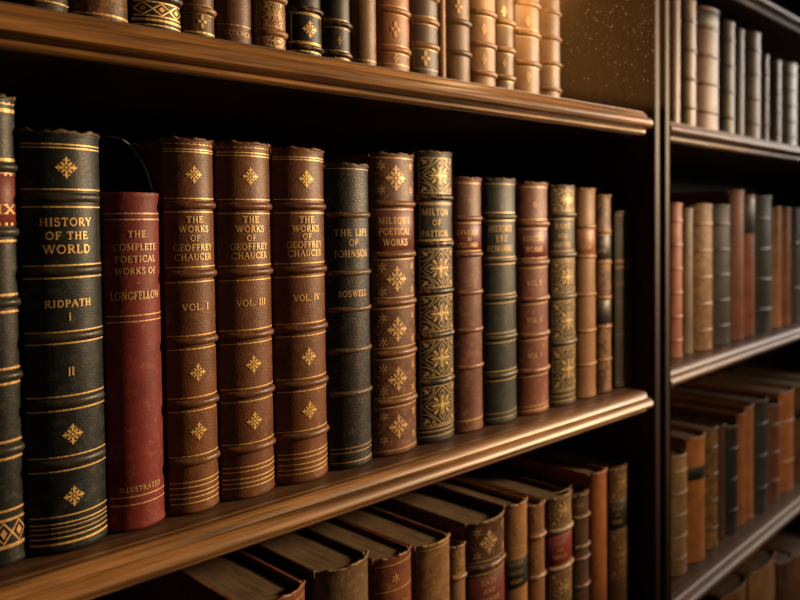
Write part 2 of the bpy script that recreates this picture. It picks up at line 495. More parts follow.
    # title label patches
    for (z0, z1, lc) in labels:
        mb = MB()
        tl = sf.tm * 0.93
        rows = []
        for z, o_ in ((z0 - zb, 0.0), (z0 - zb + 0.0003, 0.00022), (z1 - zb - 0.0003, 0.00022), (z1 - zb, 0.0)):
            rows.append([sf.th(-tl + 2 * tl * i / nth, z, o_) for i in range(nth + 1)])
        mb.loft(rows, closed=False, caps=False)
        lb = mb.link('title_label', leather(lc, None, 0, 0.2, 0.42, scl(lc, 0.5), 0.3), spine, smooth=True)
    # gilt rules
    if rules:
        rr = sorted((q if isinstance(q, tuple) else (q, rule_w)) for q in rules)
        um = sf.R * sf.tm * 0.96
        mb, last = MB(), None
        for rz, ww in rr:
            if last is not None and rz - last > 0.006:
                mb.link('gilt_rule', g, spine); mb = MB()
            strip(mb, sf, [(-um, rz - zb), (um, rz - zb)], ww, 0.0003); last = rz
        mb.link('gilt_rule', g, spine)
    # lettering
    if lines:
        mb, last = MB(), None
        for tx, z, cap, wd in lines:
            if last is not None and last - z > 0.0115:
                mb.link('lettering', g, spine); mb = MB()
            write(mb, sf, tx, u_text, z - zb, cap * 0.92, wd * (0.83 if x0 < 0.38 else 0.95) if wd else None, off=0.00045); last = z
        mb.link('lettering', g, spine)
    for o_ in orn:
        mb = MB(); kind = o_[0]
        if kind == 'fleuron': fleuron(mb, sf, u_text, o_[1] - zb, o_[2])
        elif kind == 'star': star(mb, sf, u_text, o_[1] - zb, o_[2])
        elif kind == 'scatter':
            z, rr = o_[1] - zb, o_[2]; um = sf.R * sf.tm
            fleuron(mb, sf, u_text, z, rr)
            for sx in (-1, 1):
                for sz in (-1, 1):
                    star(mb, sf, sx * um * 0.66, z + sz * rr * 0.92, rr * 0.36)
                    diamond(mb, sf, sx * um * 0.82, z + sz * rr * 0.3, 0.0008, 0.0011, 0.00035)
        elif kind == 'damask':
            um = sf.R * sf.tm * 0.86
            damask(mb, sf, -um, um, o_[1] - zb, o_[2] - zb)
        elif kind == 'box':
            um = sf.R * sf.tm * 0.84
            frame_lines(mb, sf, -um, um, o_[1] - zb, o_[2] - zb, 0.0006)
        elif kind == 'lozenges':
            um = sf.R * sf.tm * 0.9; z0, z1 = o_[1] - zb, o_[2] - zb; zc = (z0 + z1) / 2
            for zz in (z0, z1): strip(mb, sf, [(-um, zz), (um, zz)], 0.0010, 0.00035)
            nn = 3
            for k in range(nn):
                uu = -um + um * (2 * k + 1) / nn; du = um / nn; dz = (z1 - z0) * 0.42
                strip(mb, sf, [(uu - du, zc), (uu, zc + dz), (uu + du, zc), (uu, zc - dz), (uu - du, zc)], 0.0012, 0.00035)
                diamond(mb, sf, uu, zc, du * 0.4, dz * 0.5, 0.0004)
        elif kind == 'mark':
            z, rr = o_[1] - zb, o_[2]
            petal(mb, sf, u_text, z, rr, rr * .5, PI / 2, 0.00035); petal(mb, sf, u_text, z, rr, rr * .5, -PI / 2, 0.00035)
            petal(mb, sf, u_text, z, rr * .7, rr * .4, 0, 0.0004); petal(mb, sf, u_text, z, rr * .7, rr * .4, PI, 0.0004)
        mb.link('gilt_ornament', g, spine)
    return root


# survey helpers: x from the plane of the joints, z at the crown of the spine
def xs(fr, p0, p1, py=300, y=YF):
    return fr.onY(p0, py, y).x, fr.onY(p1, py, y).x


def zf(fr, px, y=YF - 0.008):
    return lambda py: fr.onY(px, py, y).z


LIFT = 0.0006
Z_MID, Z_TOP, Z_LOW = -0.2005, 0.1248, -0.535


def mid(p0, p1, yt, label, col, bands=(), rules=(), labels=(), lines=(), orn=(), xr=None, tfac=1.0, ybase=None, **kw):
    x0, x1 = xs(LEFT, p0, p1)
    pc = xr if xr is not None else (p0 + p1) / 2 + 2
    z = zf(LEFT, pc)
    k = 1.0 / (FPX / (RW[0][2] * LEFT.onY(pc, 300, YF).x + RW[1][2] * YF))     # metres per pixel, vertically
    ku = k * 1.42                                                              # and along the spine
    L = [(t, z(y), c * k, (w * ku * 0.93 if w else None)) for t, y, c, w in lines]
    O = []
    for o in orn:
        if o[0] in ('fleuron', 'scatter', 'star', 'mark'): O.append((o[0], z(o[1]), o[2] * k))
        else: O.append((o[0], z(o[2]), z(o[1])))
    R_ = [(z(q[0]), q[1]) if isinstance(q, tuple) else z(q) for q in rules]
    return book(LEFT, x0, x1, Z_MID + LIFT, z(yt), label, 'antique books on the middle shelf', col,
                bands=[z(b) for b in bands], rules=R_,
                labels=[(z(b), z(a), c) for a, b, c in labels], lines=L, orn=O, **kw)


BLACKGREEN = (0.007, 0.0095, 0.008)
BROWN = (0.125, 0.045, 0.015)
RED = (0.15, 0.019, 0.014)
REDLAB = (0.14, 0.018, 0.012)
TAN = (0.25, 0.12, 0.042)
BLACK = (0.013, 0.012, 0.011)
RUST = (0.19, 0.062, 0.026)
DKBROWN = (0.055, 0.026, 0.014)

# ---------------------------------------------------------------- middle shelf
mid(-34, 20, 95, 'thick black book cut off by the left edge of the middle shelf, red title label', BLACKGREEN, xr=10,
    bands=(167, 232, 303, 377, 451), rules=((102, .0022), (110, .0022), (159.5, .0018), (174, .0016), (224, .0016), (241, .0014), (295, .0014), (312, .0014), (369, .0014), (384, .0014), (442, .0014), (459, .0014), (511, .0014), (520, .001), (548, .001)),
    labels=((173, 226, REDLAB),), lines=(('A.', 196, 8, None), ('ELIX', 209, 10, 42)), orn=(('lozenges', 521, 546),), wear=(0.05, 0.05, 0.04), wear_amt=0.3, grain=0.22, jag=0.0012, band_col=(0.03, 0.028, 0.02))
mid(21, 103, 131, 'broad black leather book titled HISTORY OF THE WORLD with gilt fleurons', BLACKGREEN, xr=66,
    bands=(197.5, 271, 337, 402, 462), band_r=0.0018, bw=0.003,
    rules=(145, 148.5, 189.5, 207, 265, 277.5, 331, 342.5, 395, 409, 455, 469, 514, 521, (525, .0005), (530, .0005), 535, (541, .0014)),
    lines=(('HISTORY', 222, 8.6, 47), ('OF THE', 235.5, 8.2, 38), ('WORLD', 249, 9, 43), ('RIDPATH', 303, 7.6, 42), ('I', 316.5, 8.2, None), ('II', 371, 8.6, None)),
    orn=(('fleuron', 168, 11), ('fleuron', 434, 10.5), ('fleuron', 496, 10.5)), g=GOLD_BR, grain=0.22, band_col=(0.03, 0.026, 0.018), wear=(0.035, 0.04, 0.036), wear_amt=0.4, jag=0.0016)
mid(103.5, 161, 192, 'plain red cloth book lettered ILLUSTRATED at its foot', RED, depth=0.11, grain=0.2, rough=0.5,
    rules=(213.5, 219.5, 315.5, 321.5, 496.5, 504.5), wear=(0.26, 0.06, 0.04), wear_amt=0.12, cap_wear=False, jag=0.0003,
    lines=(('THE', 234, 7, 17), ('COMPLETE', 247, 7, 42), ('POETICAL', 259, 7, 40), ('WORKS OF', 271, 7, 40), ('-', 282.5, 8, None), ('LONGFELLOW', 295.5, 8.6, 49), ('ILLUSTRATED', 489, 5.6, 40)), g=GOLD_RED)


def volume(p0, p1, top, bands, ru, lab, vol, names, foot, fl, label):
    ys = names
    mid(p0, p1, top, label, BROWN, bands=bands, rules=ru + foot, wear=(0.2, 0.095, 0.04), wear_amt=0.25, grain=0.35, jag=0.0009,
        lines=(('THE', ys[0], 6.6, 16.5), ('WORKS', ys[1], 6.8, 30), ('OF', ys[2], 6.4, 10), ('GEOFFREY', ys[3], 6.8, 40), ('CHAUCER', ys[4], 6.8, 38), (vol[0], vol[1], 7, vol[2])),
        orn=tuple(('fleuron', q, 9.2) for q in fl), band_col=(0.12, 0.05, 0.02), g=GOLD_BR)


volume(164, 216, 138, (205, 274.5, 341.5, 404, 462), (144, 149.5, 152, 198.5, 212, 267, 282, 335.5, 349, 397.5, 411, 456), None, ('VOL. I', 307, 27),
       (219.5, 229, 238, 247.5, 257), (482, 487, 493, 497.5, 503), (174.5, 373, 432),
       'brown leather book lettered VOL. I, first of three matching volumes')
volume(217, 272, 142, (206.5, 272.5, 335.5, 394, 449), (147.5, 153, 156, 199.5, 213.5, 265.5, 280, 329.5, 343, 388, 401, 443), None, ('VOL. III', 302.5, 31),
       (219.5, 229, 238, 246.5, 255.5), (466, 470.5, 477.5, 482, 486.5), (176.5, 364.5, 421.5),
       'brown leather book lettered VOL. III, middle of three matching volumes')
volume(273, 325.5, 148, (206.5, 270, 328.5, 384, 435.5), (152, 157.5, 160, 199.5, 213, 263, 276.5, 323, 335.5, 378, 390.5, 430), None, ('VOL. IV', 297.5, 29),
       (219.5, 228.5, 236.5, 244.5, 253), (452.5, 457, 463, 468, 472.5), (179, 357, 411),
       'brown leather book lettered VOL. IV, last of three matching volumes')
mid(326, 370, 163.5, 'black grained leather book titled THE LIFE OF JOHNSON', (0.013, 0.012, 0.0105), bands=(215, 273, 309.5, 350.5, 393.5), band_r=0.0018, bw=0.0024,
    band_col=(0.11, 0.065, 0.03), rules=((447.5, .0006), (452, .0006), (461.5, .0008), (169, .0005)), grain=0.55, wear=(0.07, 0.055, 0.04), wear_amt=0.25, jag=0.0011,
    lines=(('THE LIFE', 232.5, 7.2, 33), ('OF', 242.5, 6.6, 9), ('JOHNSON', 253.5, 7.4, 33.5), ('BOSWELL', 293.5, 6.6, 28)), g=GOLD_RED)
mid(371, 415, 153, "mottled brown book titled MILTON'S POETICAL WORKS on red label", (0.13, 0.05, 0.022), second=(0.06, 0.022, 0.01), mott=0.6,
    bands=(204, 254.8, 303, 353.5, 402), band_col=(0.17, 0.07, 0.028), rules=(158, 209.5, 259.5, 297.5, 308, 347.5, 358.5, 397, 407, 450, (457, .0014)),
    labels=((210, 251, (0.13, 0.026, 0.014)),), wear=(0.26, 0.12, 0.045), wear_amt=0.3, jag=0.0018,
    lines=(("MILTON'S", 220.5, 7, 32), ('POETICAL', 231.5, 7, 32), ('WORKS', 242.2, 7, 25)),
    orn=(('scatter', 178, 13), ('scatter', 279, 13), ('scatter', 329.5, 13), ('scatter', 379.5, 12.5), ('scatter', 427, 12.5)), g=GOLD_RED)
mid(415.5, 453, 151, 'dark green book covered in gilt lattice panels, beside the mottled brown book', (0.010, 0.012, 0.008), bands=(197.5, 244, 291.8, 335.5, 382), bw=0.0028, band_r=0.0022,
    rules=((155, .0006), 203, 240.5, 427, 431, 436), lines=(('MILTON', 212, 6.6, 28), ('OF', 222.5, 6.2, 9), ('PATTICAL', 233.5, 6.6, 28)),
    orn=(('damask', 158, 193), ('box', 204.5, 239.5), ('damask', 249, 287.5), ('damask', 296, 331.5), ('damask', 340, 377.5), ('damask', 386.5, 425)),
    g=gold((0.55, 0.36, 0.12), 0.25), wear=(0.05, 0.045, 0.025), wear_amt=0.1, jag=0.0006)
mid(454, 482, 177, 'slim russet book with small red label, left of the green banded book', (0.12, 0.042, 0.023), bands=(218.5, 254.8, 293, 331, 367.7), band_col=(0.17, 0.068, 0.034), band_r=0.002, bw=0.0026,
    rules=(223, 251, 183, (421, .0012)), labels=((224, 250.5, REDLAB),), lines=(('DIVERSE', 232.5, 4.6, 22), ('IN', 239, 4.2, None), ('VOLUMES', 245, 4.6, 22)), wear=(0.28, 0.13, 0.07), wear_amt=0.25, g=GOLD_RED)
mid(483, 516, 178, 'dark green leather book with three lines of title below its top band', (0.012, 0.018, 0.0135), bands=(216.8, 260.5, 298.5, 337.8, 376), bw=0.0026, band_r=0.0018,
    rules=((212.5, .0012), (220.5, .0012), (257.5, .0012), (264, .0012), (294.5, .001), (303, .0008), (333, .001), (342.5, .0008), (371, .001), (380.5, .0008), (184, .0006), (413, .0006), (418, .0006)),
    band_col=(0.05, 0.04, 0.02), lines=(('HISTORIE', 228.5, 6.6, 25), ('ERE', 238.5, 6.2, 12), ('ROMANERS', 248.5, 6.6, 27)), grain=0.5, wear=(0.06, 0.06, 0.04), wear_amt=0.2, g=gold((0.55, 0.36, 0.13), 0.25))
mid(517, 548, 182, 'reddish brown book stamped VOL. three times down its spine', (0.145, 0.042, 0.02), bands=(224, 262.8, 299.2, 335, 371), band_col=(0.2, 0.08, 0.036), bw=0.003,
    rules=(187, 219.5, 229, 258, 268, 304, 340, 376, (406, .0008), (410, .0012)), labels=((229.5, 258, (0.12, 0.014, 0.011)),),
    lines=(('O', 205, 6, None), ('EDITORS', 238.5, 5.4, 22), ('-', 243.5, 4, None), ('WORKS', 249.2, 5.4, 19), ('VOL. E', 283, 5.2, 16), ('VOL. X', 320, 5.2, 16), ('VOL. I', 355.5, 5.2, 15)),
    wear=(0.3, 0.12, 0.06), wear_amt=0.25, g=GOLD_RED)
mid(548.5, 575, 185, 'black book with worn gilt foliage panels, left of the plain tan book', (0.028, 0.023, 0.014), bands=(214.5, 255, 297, 343), bw=0.0028, band_col=(0.09, 0.07, 0.04),
    rules=(219, 251, 259.5, 301, 347.5, 391, 396, 401), lines=(('BANG', 226, 5, 16), ('AND', 236, 4.2, 11), ('BARTENS', 244.5, 5, 18)),
    orn=(('damask', 188, 211), ('damask', 261.5, 293), ('damask', 303, 339), ('damask', 350, 389)), wear=(0.13, 0.085, 0.035), wear_amt=0.4, g=gold((0.55, 0.36, 0.13), 0.3))
mid(575.5, 595.5, 188, 'plain tan calf book with faded red label, middle shelf near the post', (0.23, 0.11, 0.037), second=(0.2, 0.085, 0.03), mott=0.5, bands=(226.5, 257, 295, 331.5, 365.5), band_r=0.0014, bw=0.0022, depth=0.1,
    labels=((230, 254, (0.27, 0.085, 0.03)),), lines=(('TALES', 236, 4, 14), ('-', 241, 4, None), ('VERSE', 247, 4, 14)), g=GOLD_DIM)
mid(596, 611, 194.5, 'narrow marbled brown book with two black labels, near the post', (0.22, 0.1, 0.035), second=(0.045, 0.02, 0.009), mott=0.85, bands=(232, 263, 298, 327.5, 361), band_r=0.0014, bw=0.0022, depth=0.1,
    labels=((235.5, 260, (0.014, 0.013, 0.011)), (301, 324.5, (0.02, 0.012, 0.01))), lines=(('II', 243, 4, None), ('ROSE', 251, 3.4, 9)), rules=(235, 260.5, 229, 266), g=GOLD_DIM)
mid(614.6, 631.5, 211, 'dim dark brown book with two orange rules, against the case side', (0.045, 0.03, 0.018), bands=(), rules=((261, .003), (267.5, .0026), (215, .001), (301, .0006), (335, .0006), (382, .0008)), g=gold((0.3, 0.12, 0.03), 0.3),
    lines=(('MOORE', 284, 4, 11),), rise=0.004)

# a thin black booklet with a rounded corner, between the red book and the first brown volume
def booklet():
    X = 0.2604; zb = Z_MID + LIFT
    P = []
    for q in ((152.5, 191), (150, 182), (147, 172), (143.5, 165), (139.5, 158), (134.5, 151), (129, 145), (123, 140.5), (116, 138), (108, 137)):
        d = ray(*q); t = X / d.x
        P.append((d.y * t, d.z * t))
    y0 = P[0][0]
    root = empty('booklet', LEFT.world(X, y0, zb))
    tag(root, 'thin black booklet with a rounded worn corner, rising behind the red cloth book', 'booklet')
    pts = [(0.0, 0.0)] + [(y - y0, z - zb) for y, z in P] + [(0.15, P[-1][1] - zb), (0.15, 0.0)]
    lm = leather(BLACK, None, 0, 0.3, 0.5, (0.05, 0.05, 0.045), 0.3)
    for nm, xa, xb, ins, m in (('cover', -0.0008, -0.0004, 0.0, lm), ('page_block', -0.00035, 0.00035, 0.001, PAPER), ('cover', 0.0004, 0.0008, 0.0, lm)):
        mb = MB()
        Q = [(y + (ins if y < 0.1 else -ins), z - (ins if z > 0.01 else -ins)) for y, z in pts]
        mb.loft([[(xa, y, z) for y, z in Q], [(xb, y, z) for y, z in Q]])
        mb.link(nm, m, root)
    mb = MB(); rings = []
    for y, z in pts[1:-1]:
        rings.append([(0.0009 * math.cos(a_), y - 0.0002 + 0.0008 * math.sin(a_), z + 0.0003 + 0.0008 * math.sin(a_)) for a_ in [2 * PI * i / 8 for i in range(8)]])
    mb.loft(rings)
    mb.link('edge_binding', leather((0.5, 0.52, 0.47), None, 0, 0.4, 0.42, (0.24, 0.16, 0.07), 0.4), root, smooth=True)['label'] = 'worn edge binding with its highlight in the pale grey colour'  # pale grey carries the thin highlight along the worn edge


booklet()
book(LEFT, 0.8325, 0.8375, Z_MID + LIFT, LEFT.onY(590, 186, 0.535).z, 'thin dark book set back behind the narrow marbled book', 'antique books on the middle shelf',
     (0.06, 0.036, 0.02), y=0.518, depth=0.13, rise=0.0008, board=0.0012, rules=())

# ---------------------------------------------------------------- top shelf
def top(p0, p1, label, col, bands=(), rules=(), orn=(), lines=(), labels=(), H=0.24, **kw):
    x0, x1 = xs(LEFT, p0, p1, 30)
    pc = (p0 + p1) / 2
    z = zf(LEFT, pc)
    k = (RW[0][2] * LEFT.onY(pc, 30, YF).x + RW[1][2] * YF) / FPX
    bz = [z(b) for b in bands]
    if len(bz) > 1:
        st = abs(bz[0] - bz[1])
        while max(bz) + st < Z_TOP + H - 0.015: bz.append(max(bz) + st)
    elif len(bz) == 1:
        while max(bz) + 0.038 < Z_TOP + H - 0.015: bz.append(max(bz) + 0.038)
    O = []
    for o in orn:
        if o[0] in ('fleuron', 'scatter', 'star', 'mark'): O.append((o[0], z(o[1]), o[2] * k))
        else: O.append((o[0], z(o[2]), z(o[1])))
    R_ = [(z(q[0]), q[1]) if isinstance(q, tuple) else z(q) for q in rules]
    return book(LEFT, x0, x1, Z_TOP + LIFT, Z_TOP + H, label, 'antique books on the top shelf', col, bands=bz,
                rules=R_, orn=O, lines=[(t, z(y), c * k, w * k * 1.4) for t, y, c, w in lines],
                labels=[(z(b), z(a), c) for a, b, c in labels], **kw)


top(19, 70, 'dark book on the top shelf, left of the scuffed brown book', (0.03, 0.022, 0.014), rules=(0,), bands=(-12,))
top(71, 129, 'scuffed dark brown book on the top shelf with bare tan patches', (0.06, 0.032, 0.018), wear=(0.27, 0.11, 0.04), wear_amt=0.9, bands=(-20,), rules=((14, .0014),))
top(130, 181.5, 'black top-shelf book with a broad gilt band of lozenges', (0.02, 0.017, 0.01), bands=(-4, ), orn=(('lozenges', 2, 16),), rules=((20, .0016), (25, .0008)), g=GOLD_BR)
top(182, 215, 'olive brown top-shelf book with a single gilt sprig, right of the lozenge band', (0.12, 0.06, 0.02), bands=(8, -24), orn=(('mark', 20, 7),), rules=(12, 4, (31, .0014)), g=gold((0.55, 0.36, 0.12), 0.25))
top(216, 252, 'plain dark brown top-shelf book lettered along its foot', (0.105, 0.045, 0.025), rules=(24,), lines=(('SCIENCE', 32, 5, 26),), g=GOLD_DIM, wear=(0.15, 0.07, 0.03), wear_amt=0.3)
top(253, 286, 'golden brown top-shelf book with all-over stamped pattern', (0.2, 0.095, 0.03), second=(0.09, 0.04, 0.014), mott=0.7, bands=(31, -4), orn=(('damask', 1, 25), ('damask', 34, 45)), g=GOLD_DIM)
top(287, 321.5, 'black top-shelf book with a gold fleuron and corner dots', BLACKGREEN, bands=(8, 46), bw=0.0024, rules=((12, .0006), (42.5, .0012), (50.5, .001)), orn=(('fleuron', 28, 9), ('box', 13.5, 41)), g=GOLD_BR)
top(322, 350.5, 'black top-shelf book with a plain lower panel and two gilt rules', (0.022, 0.017, 0.013), bands=(22, 53), bw=0.0024, rules=((18.5, .0012), (26.5, .0008), (49.5, .0008), (57, .0012)), orn=(('mark', 39, 4),), g=GOLD_DIM)
top(351, 376.5, 'smooth tan top-shelf book without bands, left of the russet banded book', (0.17, 0.085, 0.035), rules=((59, .0008),), second=(0.11, 0.05, 0.02), mott=0.4)
top(377, 409.5, 'russet calf top-shelf book with raised bands and faint gilt sprays', (0.29, 0.115, 0.045), bands=(9, 48), rules=(5, 13, 44, 52, (63, .001)), orn=(('mark', 28, 8), ('mark', 57, 5)), g=gold((0.6, 0.3, 0.1), 0.3))
top(410, 438, 'dark brown top-shelf book with gilt lozenge in its lowest panel', (0.055, 0.032, 0.02), bands=(19, 44), bw=0.003, band_col=(0.2, 0.1, 0.03), orn=(('mark', 57, 8), ('box', 47, 68)), rules=(23, 15, 48), g=GOLD)
top(438.5, 446, 'thinnest book on the top shelf, plain reddish tan', (0.24, 0.1, 0.045), rise=0.002)
top(446.5, 470, 'brown top-shelf book with smooth dark bands and gilt sprig at eye level', (0.12, 0.058, 0.028), bands=(20, 51), bw=0.003, band_col=(0.07, 0.034, 0.017), orn=(('mark', 5, 7),), g=GOLD, H=0.235)
top(470.5, 495.5, 'bright orange tan top-shelf book with glossy bands', (0.25, 0.12, 0.048), bands=(11, 43, 72), band_col=(0.22, 0.1, 0.04), orn=(('mark', 28, 5), ('mark', 58, 5)), rules=(15, 47), g=GOLD)
top(496, 514, 'narrow grey brown top-shelf book with gilt bands, beside the orange tan one', (0.12, 0.066, 0.034), bands=(20, 48, 76), bw=0.003, band_col=(0.2, 0.11, 0.04), orn=(('mark', 10, 5), ('mark', 62, 4)), rules=(24, 52, 80), g=GOLD, H=0.238)
top(514.5, 539.5, 'light tan top-shelf book second from the right end of its row', (0.22, 0.112, 0.047), bands=(32, 62), bw=0.003, orn=(('mark', 20, 5), ('mark', 76, 5)), rules=(28, 36, 66), g=GOLD)
top(540, 560, 'rightmost book on the top shelf, tan in the lamp glow', (0.17, 0.085, 0.036), bands=(36, 62, 88), bw=0.0024, rules=(12, 36, 65, 90), g=GOLD)

# ---------------------------------------------------------------- lower shelf
def low(p0, p1, ytop, label, col, bands=(), rules=(), orn=(), lines=(), labels=(), y=YF, **kw):
    py = ytop
    x0, x1 = LEFT.onY(p0, py, y).x, LEFT.onY(p1, py, y).x
    pc = (p0 + p1) / 2
    z = zf(LEFT, pc)
    k = (RW[0][2] * x0 + RW[1][2] * YF) / FPX
    O = []
    for o in orn:
        if o[0] in ('fleuron', 'scatter', 'star', 'mark'): O.append((o[0], z(o[1]), o[2] * k))
        else: O.append((o[0], z(o[2]), z(o[1])))
    return book(LEFT, x0, x1, Z_LOW + LIFT, zf(LEFT, p1, y)(py), label, 'antique books on the lower shelf', col,
                bands=[z(b) for b in bands], rules=[(z(q[0]), q[1]) if isinstance(q, tuple) else z(q) for q in rules], orn=O, y=y,
                lines=[(t, z(q), c * k, w * k * 1.4) for t, q, c, w in lines], labels=[(z(b), z(a), c) for a, b, c in labels], **kw)


low(238, 305, 580, 'thick reddish brown book, leftmost on the lower shelf, broad page top showing', (0.17, 0.06, 0.026), wear=(0.28, 0.13, 0.05), wear_amt=0.4, depth=0.19, rules=(610,), jag=0.0012, board=0.0045)
low(314, 368, 551, 'dull olive brown lower-shelf book with frayed top edge', (0.12, 0.075, 0.034), second=(0.08, 0.048, 0.02), mott=0.6, depth=0.18, wear=(0.2, 0.13, 0.06), wear_amt=0.4, jag=0.0014, board=0.004)
low(373, 411, 545, 'red brown lower-shelf book with gilt rules under its top edge', (0.14, 0.045, 0.02), depth=0.17, rules=(562, 566, 592), orn=(('star', 580, 5),), jag=0.0012, wear=(0.25, 0.12, 0.05), wear_amt=0.3, board=0.0036)
low(415, 449.5, 533, 'speckled tan lower-shelf book, left of the small gilt-panelled one', (0.23, 0.125, 0.048), second=(0.13, 0.065, 0.025), mott=0.8, depth=0.17, rules=(545, 550), jag=0.0008, board=0.0034)
low(450, 465, 541, 'small narrow tan lower-shelf book with gilt panels', (0.2, 0.11, 0.045), bands=(582,), rules=(550, 554, 578), orn=(('damask', 556, 577),), depth=0.13, g=GOLD_DIM)
low(466, 504, 509, 'large dark brown lower-shelf book with gilt flower above red label', (0.075, 0.036, 0.02), bands=(567,), rules=((521, .0008), (525, .0008), (561, .0008), (574, .001)), orn=(('scatter', 543, 13),),
    labels=((577, 640, (0.115, 0.022, 0.016)),), lines=(('EATE', 583, 5, 17), ('AND', 592, 5, 12), ('STORIES', 601, 5, 24)), depth=0.18, g=gold((0.5, 0.32, 0.13), 0.3), jag=0.001, wear=(0.2, 0.1, 0.04), wear_amt=0.4)
low(505, 527, 497, 'light tan lower-shelf book with black label and gilt bands', (0.26, 0.13, 0.05), bands=(), rules=((550, .001), (553, .0006), (560, .001), (508, .0006)), labels=((562, 591, (0.016, 0.018, 0.014)),), orn=(('mark', 532, 5),),
    lines=(('HISTORIC', 566, 4, 15), ('TRAVELS', 575, 4, 15), ('SERIES', 584, 4, 13)), depth=0.17, g=GOLD_DIM)
low(527.5, 544.5, 499, 'brown lower-shelf book with a small diamond ornament, right of the black-labelled one', (0.19, 0.09, 0.034), bands=(540, 581), bw=0.003, rules=(536, 549, 577, 585), orn=(('mark', 566, 5), ('mark', 520, 4)), depth=0.15, g=GOLD_DIM)
low(546, 571.5, 489, 'ornate gilt lower-shelf book with plain red label', (0.1, 0.052, 0.022), bands=(532, 570), bw=0.003, band_col=(0.25, 0.16, 0.09), labels=((537, 566, (0.16, 0.02, 0.014)),), lines=(('GATE', 544, 4, 12), ('AND', 551, 3.6, 8), ('MILLS', 558, 4, 14)),
    orn=(('damask', 497, 527), ('damask', 575, 605)), rules=(493,), depth=0.18, g=gold((0.5, 0.33, 0.13), 0.3))
low(572, 588.5, 489, 'narrow dark lower-shelf book with many bands, left of the orange one', (0.085, 0.045, 0.026), bands=(520, 550, 562, 590), bw=0.0026, lines=(('LORD', 508, 4, 10),), depth=0.15, rules=(495,), g=GOLD_DIM)
low(589, 606.5, 467, 'smooth orange lower-shelf book, tall and unbanded', (0.27, 0.095, 0.03), rules=((474, .0008),), second=(0.2, 0.065, 0.02), mott=0.4, depth=0.19, g=GOLD_DIM)
low(607.5, 627.5, 462, 'rightmost lower-shelf book, gilt panels and a black label by the case side', (0.09, 0.05, 0.02), orn=(('damask', 468, 500), ('damask', 534, 580)), labels=((503, 531, BLACK),), rules=(502, 532), lines=(('TALES', 510, 4, 10), ('OF', 516, 3, 5), ('ROME', 523, 4, 10)), depth=0.18, g=GOLD_DIM)

# ---------------------------------------------------------------- right-hand case
def right(row, p0, p1, ytop, zb, label, col, nb=0, base_y=200, y=0.522, H=None, toplab=None, **kw):
    x0, x1 = RIGHT.onY(p0, base_y, y).x, RIGHT.onY(p1, base_y, y).x
    zt = RIGHT.onY((p0 + p1) / 2, ytop, y - 0.006).z if H is None else zb + H
    if toplab: kw['labels'] = ((zt - toplab[0], zt - 0.0035, toplab[1]),)
    bands = [zb + (zt - zb) * (i + 0.75) / (nb + 0.5) for i in range(nb)]
    W = x1 - x0
    return book(RIGHT, x0 + 0.0004, x1 - 0.0004, zb + LIFT, zt, label, 'old books on the %s shelf of the right-hand case' % row, col, bands=bands, y=y, detail=1,
                bw=0.0025, band_r=0.0013, **kw)


ZR1 = 0.1243; ZR2 = -0.1906; ZR3 = -0.492
CREAM = (0.42, 0.36, 0.27)
A_ = 'upper'
right(A_, 670, 679, 0, ZR1, 'brown book tight against the post, upper right-hand shelf', (0.11, 0.052, 0.025), H=0.183)
right(A_, 680.5, 694, 0, ZR1, 'tan book second from the post on the upper right-hand shelf', (0.12, 0.064, 0.03), nb=4, H=0.181)
right(A_, 696.5, 717.5, 7, ZR1, 'broad orange brown book with grey top panel, upper right-hand shelf', (0.13, 0.044, 0.017), nb=4, toplab=(0.029, (0.06, 0.055, 0.048)))
right(A_, 720, 732, 20, ZR1, 'grey black book right of the broad orange brown one, upper right-hand shelf', (0.085, 0.07, 0.055), nb=4)
right(A_, 733.5, 742, 27, ZR1, 'thin dark grey book on the upper right-hand shelf', (0.05, 0.046, 0.042))
right(A_, 744, 758, 31, ZR1, 'dark brown book taller than its right neighbours, upper right-hand shelf', (0.15, 0.07, 0.04), nb=4)
right(A_, 759, 766.5, 53, ZR1, 'short reddish brown book, first of the low run on the upper right-hand shelf', (0.17, 0.07, 0.035), nb=3)
right(A_, 768, 778, 59, ZR1, 'short brown book left of the cream book, upper right-hand shelf', (0.16, 0.09, 0.055), nb=4)
right(A_, 780.5, 795, 62, ZR1, 'cream banded book on the upper right-hand shelf', CREAM, nb=5, band_col=(0.3, 0.25, 0.18))
right(A_, 796.5, 806, 74, ZR1, 'pale grey book at the right edge of the photo, upper right-hand shelf', (0.25, 0.21, 0.17), nb=3)
B_ = 'middle'
right(B_, 668, 680.5, 203, ZR2, 'brick red banded book beside the post, middle right-hand shelf', (0.25, 0.085, 0.045), nb=6, base_y=280)
right(B_, 682, 691.5, 208, ZR2, 'plain grey brown book second from the post, middle right-hand shelf', (0.13, 0.09, 0.055), base_y=280)
right(B_, 693, 710.5, 204, ZR2, 'marbled tan book on the middle right-hand shelf', (0.24, 0.13, 0.048), second=(0.1, 0.05, 0.018), mott=0.8, nb=5, base_y=280)
right(B_, 711.5, 728, 205, ZR2, 'black banded book right of the marbled tan one, middle right-hand shelf', (0.033, 0.03, 0.026), nb=5, base_y=280)
right(B_, 729, 741, 190, ZR2, 'tallest book of the middle right-hand shelf, plain red brown', (0.18, 0.06, 0.034), base_y=280)
right(B_, 741.5, 752, 195, ZR2, 'red book with dark green top panel, middle right-hand shelf', (0.23, 0.07, 0.034), nb=0, base_y=280, toplab=(0.062, (0.03, 0.034, 0.024)))
right(B_, 753, 769.5, 196, ZR2, 'broad black green book on the middle right-hand shelf', (0.024, 0.028, 0.023), nb=4, base_y=280)
right(B_, 770.5, 778.5, 207, ZR2, 'light tan book right of the broad black green one, middle right-hand shelf', (0.32, 0.16, 0.062), base_y=280)
right(B_, 779, 787.5, 208, ZR2, 'orange brown book right of the light tan one, middle right-hand shelf', (0.25, 0.095, 0.034), base_y=280)
